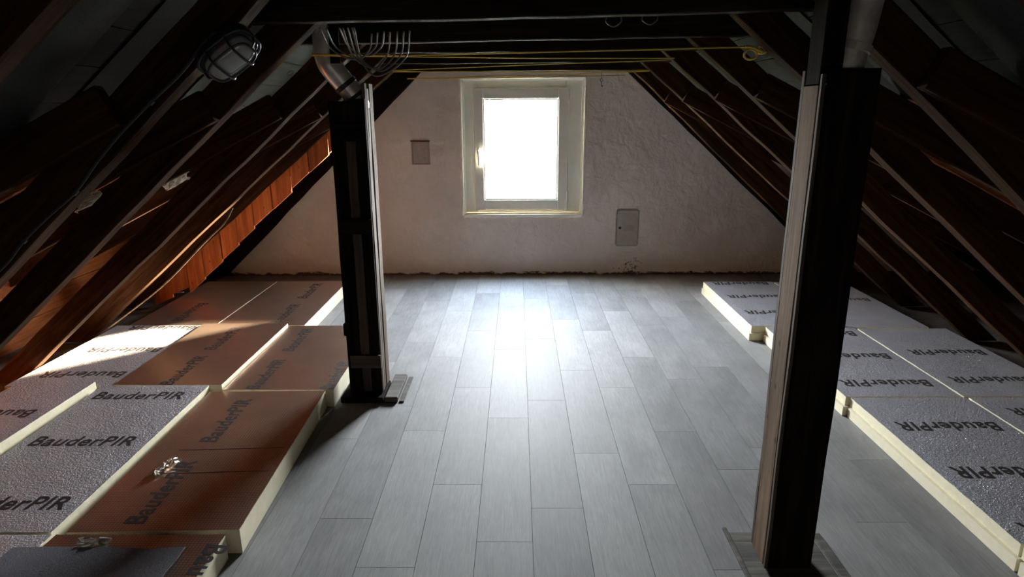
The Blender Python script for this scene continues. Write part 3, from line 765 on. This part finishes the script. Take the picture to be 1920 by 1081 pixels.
# ================================================================== THINGS ON THE FAR WALL
vx0, vx1, vz0, vz1 = -0.985, -0.815, 1.065, 1.275
v = empty('vent_cover', (-0.90, YW-0.001, 1.17))
ring_frame('cover_frame', vx0, vx1, vz0, vz1, 0.012, 0.012, 0.012, 0.012, YW-0.010, YW-0.001, M['vent'], v, 0.002)
box('cover_plate', vx0+0.014, vx1-0.014, YW-0.006, YW-0.001, vz0+0.014, vz1-0.014, M['vent'], v, 0.001)
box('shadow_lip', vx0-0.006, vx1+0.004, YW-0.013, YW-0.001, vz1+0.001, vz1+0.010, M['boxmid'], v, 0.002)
tag(v, 'small square plaster coloured cover left of the window', 'vent cover')
def rounded(x0, x1, z0, z1, rad, y0, y1):
    pts = []
    for cx, cz, a0 in ((x1-rad, z0+rad, -90), (x1-rad, z1-rad, 0), (x0+rad, z1-rad, 90), (x0+rad, z0+rad, 180)):
        for k in range(5):
            a = math.radians(a0+k*22.5); pts.append((cx+rad*math.cos(a), cz+rad*math.sin(a)))
    return prism_mesh(pts, y0, y1)
hx0, hx1, hz0, hz1 = 0.958, 1.158, 0.292, 0.632
hd = empty('inspection_door', (1.058, YW-0.001, 0.462))
hl = lambda me, nm, mt: link(nm, me, mt, hd, -Vector(hd.location))
hl(rounded(hx0-0.012, hx1+0.012, hz0-0.012, hz1+0.012, 0.03, YW-0.006, YW-0.001), 'door_frame', M['hatch'])
hl(rounded(hx0-0.003, hx1+0.003, hz0-0.003, hz1+0.003, 0.024, YW-0.009, YW-0.0055), 'door_gap', M['iron'])
hl(rounded(hx0, hx1, hz0, hz1, 0.022, YW-0.016, YW-0.0085), 'door_leaf', M['hatch'])
bm = bmesh.new(); lathe_bm(bm, [(0.012, 0), (0.012, 0.008), (0.007, 0.011)], 12, Matrix.Rotation(math.radians(90), 3, 'X'))
link('lock', mesh_of(bm), M['iron'], hd, (0.985-1.058, -0.0155, 0.0))
box('door_label', 1.015, 1.125, YW-0.0172, YW-0.0155, 0.435, 0.490, M['vent'], hd)
tag(hd, 'small beige steel inspection door with round lock low on the wall', 'hatch')

# ================================================================== CAGED LAMP, CONDUIT, CABLES, CORD
L0, L1 = atY(398, 142, 2.02), atY(470, 84, 2.02)
ax = (L1-L0).normalized(); nrm = Vector((0.32, -0.60, -0.72)); nrm = (nrm-ax*nrm.dot(ax)).normalized(); sd_ = nrm.cross(ax)
LM = Matrix(((ax.x, sd_.x, nrm.x), (ax.y, sd_.y, nrm.y), (ax.z, sd_.z, nrm.z)))
lc = (L0+L1)/2 + nrm*(-0.03) ; lam = empty('bulkhead_lamp', lc, LM.to_euler())
def superell(a, b2, n=28, p=3.2):
    out = []
    for k in range(n):
        t = 2*math.pi*k/n; c, s = math.cos(t), math.sin(t)
        out.append((a*math.copysign(abs(c)**(2/p), c), b2*math.copysign(abs(s)**(2/p), s)))
    return out
def loft(levels, cap0=True, cap1=True, smooth=True):
    bm = bmesh.new(); rings = []
    for a, b2, z in levels: rings.append([bm.verts.new((x, y, z)) for x, y in superell(a, b2)])
    for r0, r1 in zip(rings, rings[1:]):
        n = len(r0)
        for k in range(n): bm.faces.new((r0[k], r0[(k+1) % n], r1[(k+1) % n], r1[k]))
    if cap0: bm.faces.new(rings[0][::-1])
    if cap1: bm.faces.new(rings[-1])
    return mesh_of(bm, smooth=smooth)
link('back_box', loft([(0.088, 0.050, -0.035), (0.092, 0.054, -0.03), (0.092, 0.054, 0.0), (0.088, 0.050, 0.004)]), M['lampbody'], lam)
gl_ = link('glass_dome', loft([(0.080, 0.043, 0.004), (0.079, 0.042, 0.022), (0.070, 0.035, 0.038), (0.045, 0.020, 0.045)]), M['lampglass'], lam)
cg = link('cage_rim', (lambda: (lambda bm: (tube_bm(bm, [Vector((x, y, 0.006)) for x, y in superell(0.094, 0.056)], 0.005, 8, True), mesh_of(bm, smooth=True))[1])(bmesh.new()))(), M['cage'], lam)
def wire(pts, nm='cage_wire'):
    bm = bmesh.new(); tube_bm(bm, catmull(pts, 5), 0.0036, 8); link(nm, mesh_of(bm, smooth=True), M['cage'], cg)
for xx in (-0.036, 0.036): wire([(xx, -0.056, 0.006), (xx, -0.050, 0.034), (xx, -0.030, 0.050), (xx, 0.030, 0.050), (xx, 0.050, 0.034), (xx, 0.056, 0.006)])
bm = bmesh.new(); tube_bm(bm, [Vector((x, y, 0.042)) for x, y in superell(0.074, 0.040)], 0.0036, 8, True); link('cage_wire', mesh_of(bm, smooth=True), M['cage'], cg)
for s1 in (-1, 1):
    wire([(s1*0.094, 0, 0.006), (s1*0.088, 0, 0.03), (s1*0.074, 0, 0.042)])
bm = bmesh.new(); add_box(bm, -0.02, 0.02, -0.02, 0.02, -0.1, -0.035); link('mount_bracket', mesh_of(bm), M['lampbody'], lam)
tag(lam, 'oval caged bulkhead lamp with ribbed glass on the left rafter', 'lamp')

cpts = [atY(425, 66, 2.02), atY(405, 62, 2.02), atY(385, 76, 2.02), atY(340, 135, 2.03), atY(283, 190, 2.04), atY(225, 250, 2.04), atY(180, 305, 2.04), atY(140, 360, 2.04), atY(90, 405, 2.04), atY(45, 450, 2.04), atY(10, 495, 2.04), atY(-30, 530, 2.04)]
cd_ = empty('conduit', cpts[0]); tube('cable_run', catmull(cpts, 5), 0.0062, M['rubber'], cd_, 8)
for i in (2, 4, 7, 9):
    d = (cpts[i+1]-cpts[i-1]).normalized(); bm = bmesh.new()
    tube_bm(bm, [cpts[i]-cpts[0]-d*0.008, cpts[i]-cpts[0]+d*0.008], 0.0100, 8); link('clip', mesh_of(bm), M['lampbody'], cd_)
tag(cd_, 'black conduit running down the left rafter from the lamp', 'conduit')

# grey cables looping from the big collar beam to the flue box
ends = [(697, 64), (708, 62), (720, 60), (731, 61), (745, 60), (757, 59), (768, 58)]
starts = [(600, 52), (612, 54), (637, 53), (643, 53), (652, 52), (660, 52), (664, 52)]
lows = [(668, 112), (672, 108), (690, 104), (700, 128), (706, 130), (712, 133), (705, 142)]
clab = ['first', 'second', 'third', 'fourth', 'fifth', 'sixth', 'seventh']
for i in range(7):
    e_, s_, l_ = ends[i], starts[i], lows[i]; yb = 2.80
    m1 = ((s_[0]*0.8+l_[0]*0.2)+2, s_[1]*0.45+l_[1]*0.55); m2 = (e_[0]*0.93+l_[0]*0.07-1, e_[1]*0.45+l_[1]*0.55)
    m3 = (e_[0]*0.45+l_[0]*0.55, e_[1]*0.12+l_[1]*0.88); m0 = (s_[0]*0.45+l_[0]*0.55, s_[1]*0.15+l_[1]*0.85)
    off = 0.012*i
    path = [atY(*s_, yb-0.095), atY(*m1, yb+0.02+off*.3), atY(*m0, yb+0.05+off*.3), atY(*l_, yb+0.06+off*.3), atY(*m3, yb+0.05+off*.3), atY(*m2, yb+0.02), atY(*e_, yb-0.08)]
    tag(tube('cable', catmull(path, 7), 0.0036, M['cable'], None, 7), 'thin grey cable, %s of the looping bundle counted from the flue elbow' % clab[i], 'cable', 'looping grey cables')
for (x, y) in ((1150, 46), (1218, 42)):
    a = atY(x-13, y-4, 2.71); b2 = atY(x+1, y+4, 2.73); c = atY(x+14, y-5, 2.71)
    tag(tube('cable_loop', catmull([a+Vector((0, 0, .02)), a, b2, c, c+Vector((0, 0, .02))], 6), 0.0028, M['cable'], None, 7), 'small grey cable loop under the large collar beam, %s one' % ('left' if x < 1200 else 'right'), 'cable', 'cable loops under the beam')

# yellow clothes line strung to and fro
zz = [atY(1400, 88, 2.86), atY(760, 104, 3.25), atY(584, 102, 3.25), atY(584, 104, 3.25), atY(760, 106, 3.27), atY(1000, 109, 3.5), atY(1308, 109, 4.30), atY(1308, 110, 4.30),
      atY(980, 122, 4.6), atY(736, 132, 4.85), atY(736, 134, 4.85), atY(1000, 135, 4.88), atY(1218, 132, 4.94), atY(1218, 133, 4.94), atY(1000, 142, 5.3), atY(764, 147, 5.42), atY(764, 148, 5.42), atY(1000, 145, 5.45), atY(1172, 141, 5.45)]
tag(tube('clothesline', zz, 0.0035, M['rope'], None, 6), 'yellow cord strung to and fro below the collar beams', 'cord')
kn = atY(1418, 95, 2.80); k0 = empty('rope_knot', kn)
ang = lambda t, a, b2, c: (kn.x+a*math.cos(t), kn.y+c*math.sin(2*t), kn.z+b2*math.sin(t))
tube('loop', [Vector(ang(2*math.pi*k/20, 0.026, 0.020, 0.006))+Vector((-0.022, 0, -0.014)) for k in range(20)], 0.0045, M['rope'], k0, 7, True)
tube('wrap', [Vector(ang(2*math.pi*k/16, 0.018, 0.014, 0.008))+Vector((0.022, 0, 0.004)) for k in range(16)], 0.006, M['rope'], k0, 7, True)
tube('tail', catmull([kn+Vector((-0.045, 0, 0.015)), kn+Vector((-0.02, -0.01, 0.012)), kn+Vector((0.012, -0.008, 0.0)), kn+Vector((0.035, 0, -0.004)), kn+Vector((0.03, .01, 0.035))], 6), 0.0055, M['rope'], k0, 7)
tag(k0, 'knotted yellow cord loop on the right rafter', 'knot')
hk = atY(1128, 139, 5.46); h0 = empty('hanging_hook', hk)
tube('wire', [hk+Vector((0, 0, 0.02)), hk+Vector((0.001, 0, -0.035))], 0.002, M['iron'], h0, 6)
tube('ring', [hk+Vector((0.010*math.cos(t*.4), 0, -0.046+0.011*math.sin(t*.4))) for t in range(16)], 0.0025, M['iron'], h0, 6, True)
tube('hook', catmull([hk+Vector((0, 0, -0.057)), hk+Vector((0, 0, -0.085)), hk+Vector((0.008, 0, -0.096)), hk+Vector((0.012, 0, -0.086))], 5), 0.003, M['iron'], h0, 6)
tag(h0, 'small iron hook hanging below the last collar beam', 'hook')

# crumpled paper and felt hanging in the left bays
for (px, py, Y, sx, sz, lb) in ((335, 338, 3.42, 0.16, 0.07, 'crumpled grey paper wedged between left rafters'), (515, 138, 3.40, 0.20, 0.10, 'pale speckled paper scrap near the flue elbow'), (170, 378, 2.66, 0.14, 0.05, 'grey paper scrap behind the lamp rafter')):
    c = atY(px, py, Y+0.30); o = scrap('paper_scrap', c, sx, sz, M['scrap'], lb, 'paper', 0.03, 8, 0.0, 0.4); o.rotation_euler = (math.radians(70), math.radians(-30), 0)

# loose lath leaning along the left rafters
la, lb2 = atY(432, 396, 4.12), atY(385, 455, 4.10)
tag(tube('loose_lath', catmull([atY(436, 390, 4.14), atY(420, 418, 4.12), atY(378, 460, 4.11), atY(300, 540, 4.10), atY(190, 625, 4.10)], 6), 0.006, M['boxlight'], None, 6), 'thin pale lath hanging loose along the left rafter foot', 'lath')

# ================================================================== OUTSIDE
GZ = -6.0
structure(box('ground_outside', -90, 90, 8, 160, GZ-0.2, GZ, M['ground']), 'pale garden ground outside the window')
# neighbouring house: eave corner, gable looking our way to the right
P0 = atY(945, 298, 45.0)
gd = Vector((0.92, 0.39, 0)).normalized(); adir = Vector((-0.55, 0.83, 0)).normalized()
HW, RISE, HL = 4.2, 3.35, 11.0
hs = empty('neighbour_house', (P0.x, P0.y, GZ))
def hmesh(faces, name, mat, thick=0.0, parent=hs):
    bm = bmesh.new()
    for f in faces: bm.faces.new([bm.verts.new(Vector(q)-hs.location) for q in f])
    bmesh.ops.remove_doubles(bm, verts=bm.verts[:], dist=0.001); bmesh.ops.recalc_face_normals(bm, faces=bm.faces[:])
    if thick: bmesh.ops.solidify(bm, geom=bm.faces[:], thickness=thick)
    return link(name, mesh_of(bm), mat, parent)
up = Vector((0, 0, 1)); R0 = P0+gd*HW+up*RISE; P2 = P0+gd*2*HW
base = lambda q: Vector((q.x, q.y, GZ))
hmesh([[base(P0), base(P2), P2, R0, P0]], 'gable_wall', M['facade'], 0.2)
hmesh([[base(P0), base(P0+adir*HL), P0+adir*HL, P0]], 'side_wall', M['facade_pale'], 0.2)
ov = -adir*0.35
hmesh([[P0+ov-gd*0.35-up*0.35, R0+ov, R0+adir*HL, P0+adir*HL-gd*0.35-up*0.35]], 'roof', M['rooftile'], 0.18)
hmesh([[P2+ov+gd*0.35-up*0.35, R0+ov, R0+adir*HL, P2+adir*HL+gd*0.35-up*0.35]], 'roof', M['rooftile'], 0.18)
hmesh([[P0+ov-gd*0.40-up*0.62, R0+ov*1.02-up*0.24, R0+ov*1.02, P0+ov-gd*0.40-up*0.36]], 'verge_board', M['extframe'], 0.06)
hmesh([[P0+ov-gd*0.42-up*0.62, P0+adir*HL-gd*0.42-up*0.62, P0+adir*HL-gd*0.42-up*0.40, P0+ov-gd*0.42-up*0.40]], 'gutter', M['extframe'], 0.08)
def hwin(o0, u, vv, wdt, hgt, parent=hs):
    nrm_ = u.cross(vv).normalized()
    if nrm_.y > 0: nrm_ = -nrm_
    o0 = o0+nrm_*0.22
    f = hmesh([[o0, o0+u*wdt, o0+u*wdt+vv*hgt, o0+vv*hgt]], 'window', M['extframe'], 0.08, parent)
    o1 = o0+nrm_*0.06
    for kx in (0, 1):
        a = o1+u*(0.10+kx*(wdt/2-0.02))+vv*0.10; ww = wdt/2-0.18
        hmesh([[a, a+u*ww, a+u*ww+vv*(hgt-0.2), a+vv*(hgt-0.2)]], 'pane', M['extpane'], 0.02, f)
for (u0, z0, wd, hg) in ((1.35, -0.25, 0.75, 1.1), (2.75, -0.3, 0.75, 1.15), (2.6, -3.4, 1.1, 1.3), (5.2, -3.4, 1.1, 1.3)):
    hwin(P0+gd*u0+up*z0, gd, up, wd, hg)
hmesh([[P0+gd*1.15+up*1.0-adir*0.8, P0+gd*6.6+up*1.0-adir*0.8, P0+gd*6.6+up*1.55-adir*0.05, P0+gd*1.6+up*1.55-adir*0.05]], 'porch_roof', M['facade'], 0.1)
for q in (0.8, 2.6, 4.4): hwin(P0+adir*q-up*1.9, adir, up, 0.9, 1.3)
# dormer
dm = P0+adir*1.4+gd*0.95+up*0.95
dpart = hmesh([[dm, dm+adir*1.5, dm+adir*1.5+up*1.5, dm+up*1.5], [dm, dm+gd*1.7, dm+up*1.5]], 'dormer', M['facade'], 0.08)
hmesh([[dm-gd*0.3-adir*0.25+up*1.42, dm-gd*0.3+adir*1.75+up*1.42, dm+gd*2.5+adir*1.75+up*2.0, dm+gd*2.5-adir*0.25+up*2.0]], 'dormer_roof', M['rooftile'], 0.12, dpart)
hwin(dm+adir*0.25+up*0.12-gd*0.02, adir, up, 1.0, 1.25, dpart)
tag(hs, 'neighbouring house with red tiled roof and dormer seen through the window', 'house')
# low pale garden building in front
gb = empty('garden_building', (3.2, 30.5, GZ))
bm = bmesh.new(); add_box(bm, -3.4, 5.0, -6.5, 6.8, 0, 3.85); link('wall', mesh_of(bm), M['facade_pale'], gb)
bm = bmesh.new(); add_box(bm, -3.6, 5.2, -6.7, 7.0, 3.85, 4.05); link('flat_roof', mesh_of(bm), M['facade_pale'], gb)
tag(gb, 'pale flat roofed garden building below the neighbouring house', 'building')
# bare trees
def tree(x, y, hgt, label, seed, lean=0.0):
    rnd = random.Random(seed); e0 = empty('bare_tree', (x, y, GZ)); bm = bmesh.new()
    def grow(p, d, L, r, lev):
        q = p + d*L; mid = p+d*L*.5+Vector((rnd.uniform(-1, 1), rnd.uniform(-1, 1), rnd.uniform(-.5, .5)))*L*0.06
        tube_bm(bm, [p, mid, q], r, 5 if lev < 2 else 4, False, [r, r*.85, r*.68])
        if lev >= 5: return
        for k in range(3 if lev < 4 else 2):
            nd = (d*1.0 + Vector((rnd.uniform(-1, 1), rnd.uniform(-1, 1), rnd.uniform(-.25, .7)))*0.75).normalized()
            grow(q if k else p+d*L*rnd.uniform(.6, .95), nd, L*rnd.uniform(.62, .82), max(0.006, r*.6), lev+1)
    grow(Vector((0, 0, 0)), Vector((lean, 0, 1)).normalized(), hgt*0.30, hgt*0.014, 0)
    link('branches', mesh_of(bm, smooth=True), M['bark'], e0); tag(e0, label, 'tree', 'bare winter trees outside'); return e0
tree(-0.35, 20.5, 6.5, 'bare tree with fine twigs low in the middle of the window view', 3)
tree(0.95, 21.8, 6.3, 'bare tree low at the right of the window view', 5)
tree(-1.9, 37, 4.6, 'bushy bare tree at the lower left of the window view', 8)
tree(-5.0, 78, 11.0, 'distant bare tree behind the neighbouring roof on the left', 11)
tree(-0.5, 86, 11.0, 'distant bare tree behind the neighbouring dormer', 12)
# hedge blob in the far distance
bm = bmesh.new(); bmesh.ops.create_icosphere(bm, subdivisions=4, radius=1.0)
for v_ in bm.verts: v_.co = Vector((v_.co.x*9, v_.co.y*2.0, v_.co.z*2.4))*(1+random.uniform(-.06, .06))
tag(link('hedge', mesh_of(bm), M['hedge'], None, (-6, 110, GZ+5.0)), 'far tree line on the horizon outside the window', 'hedge')
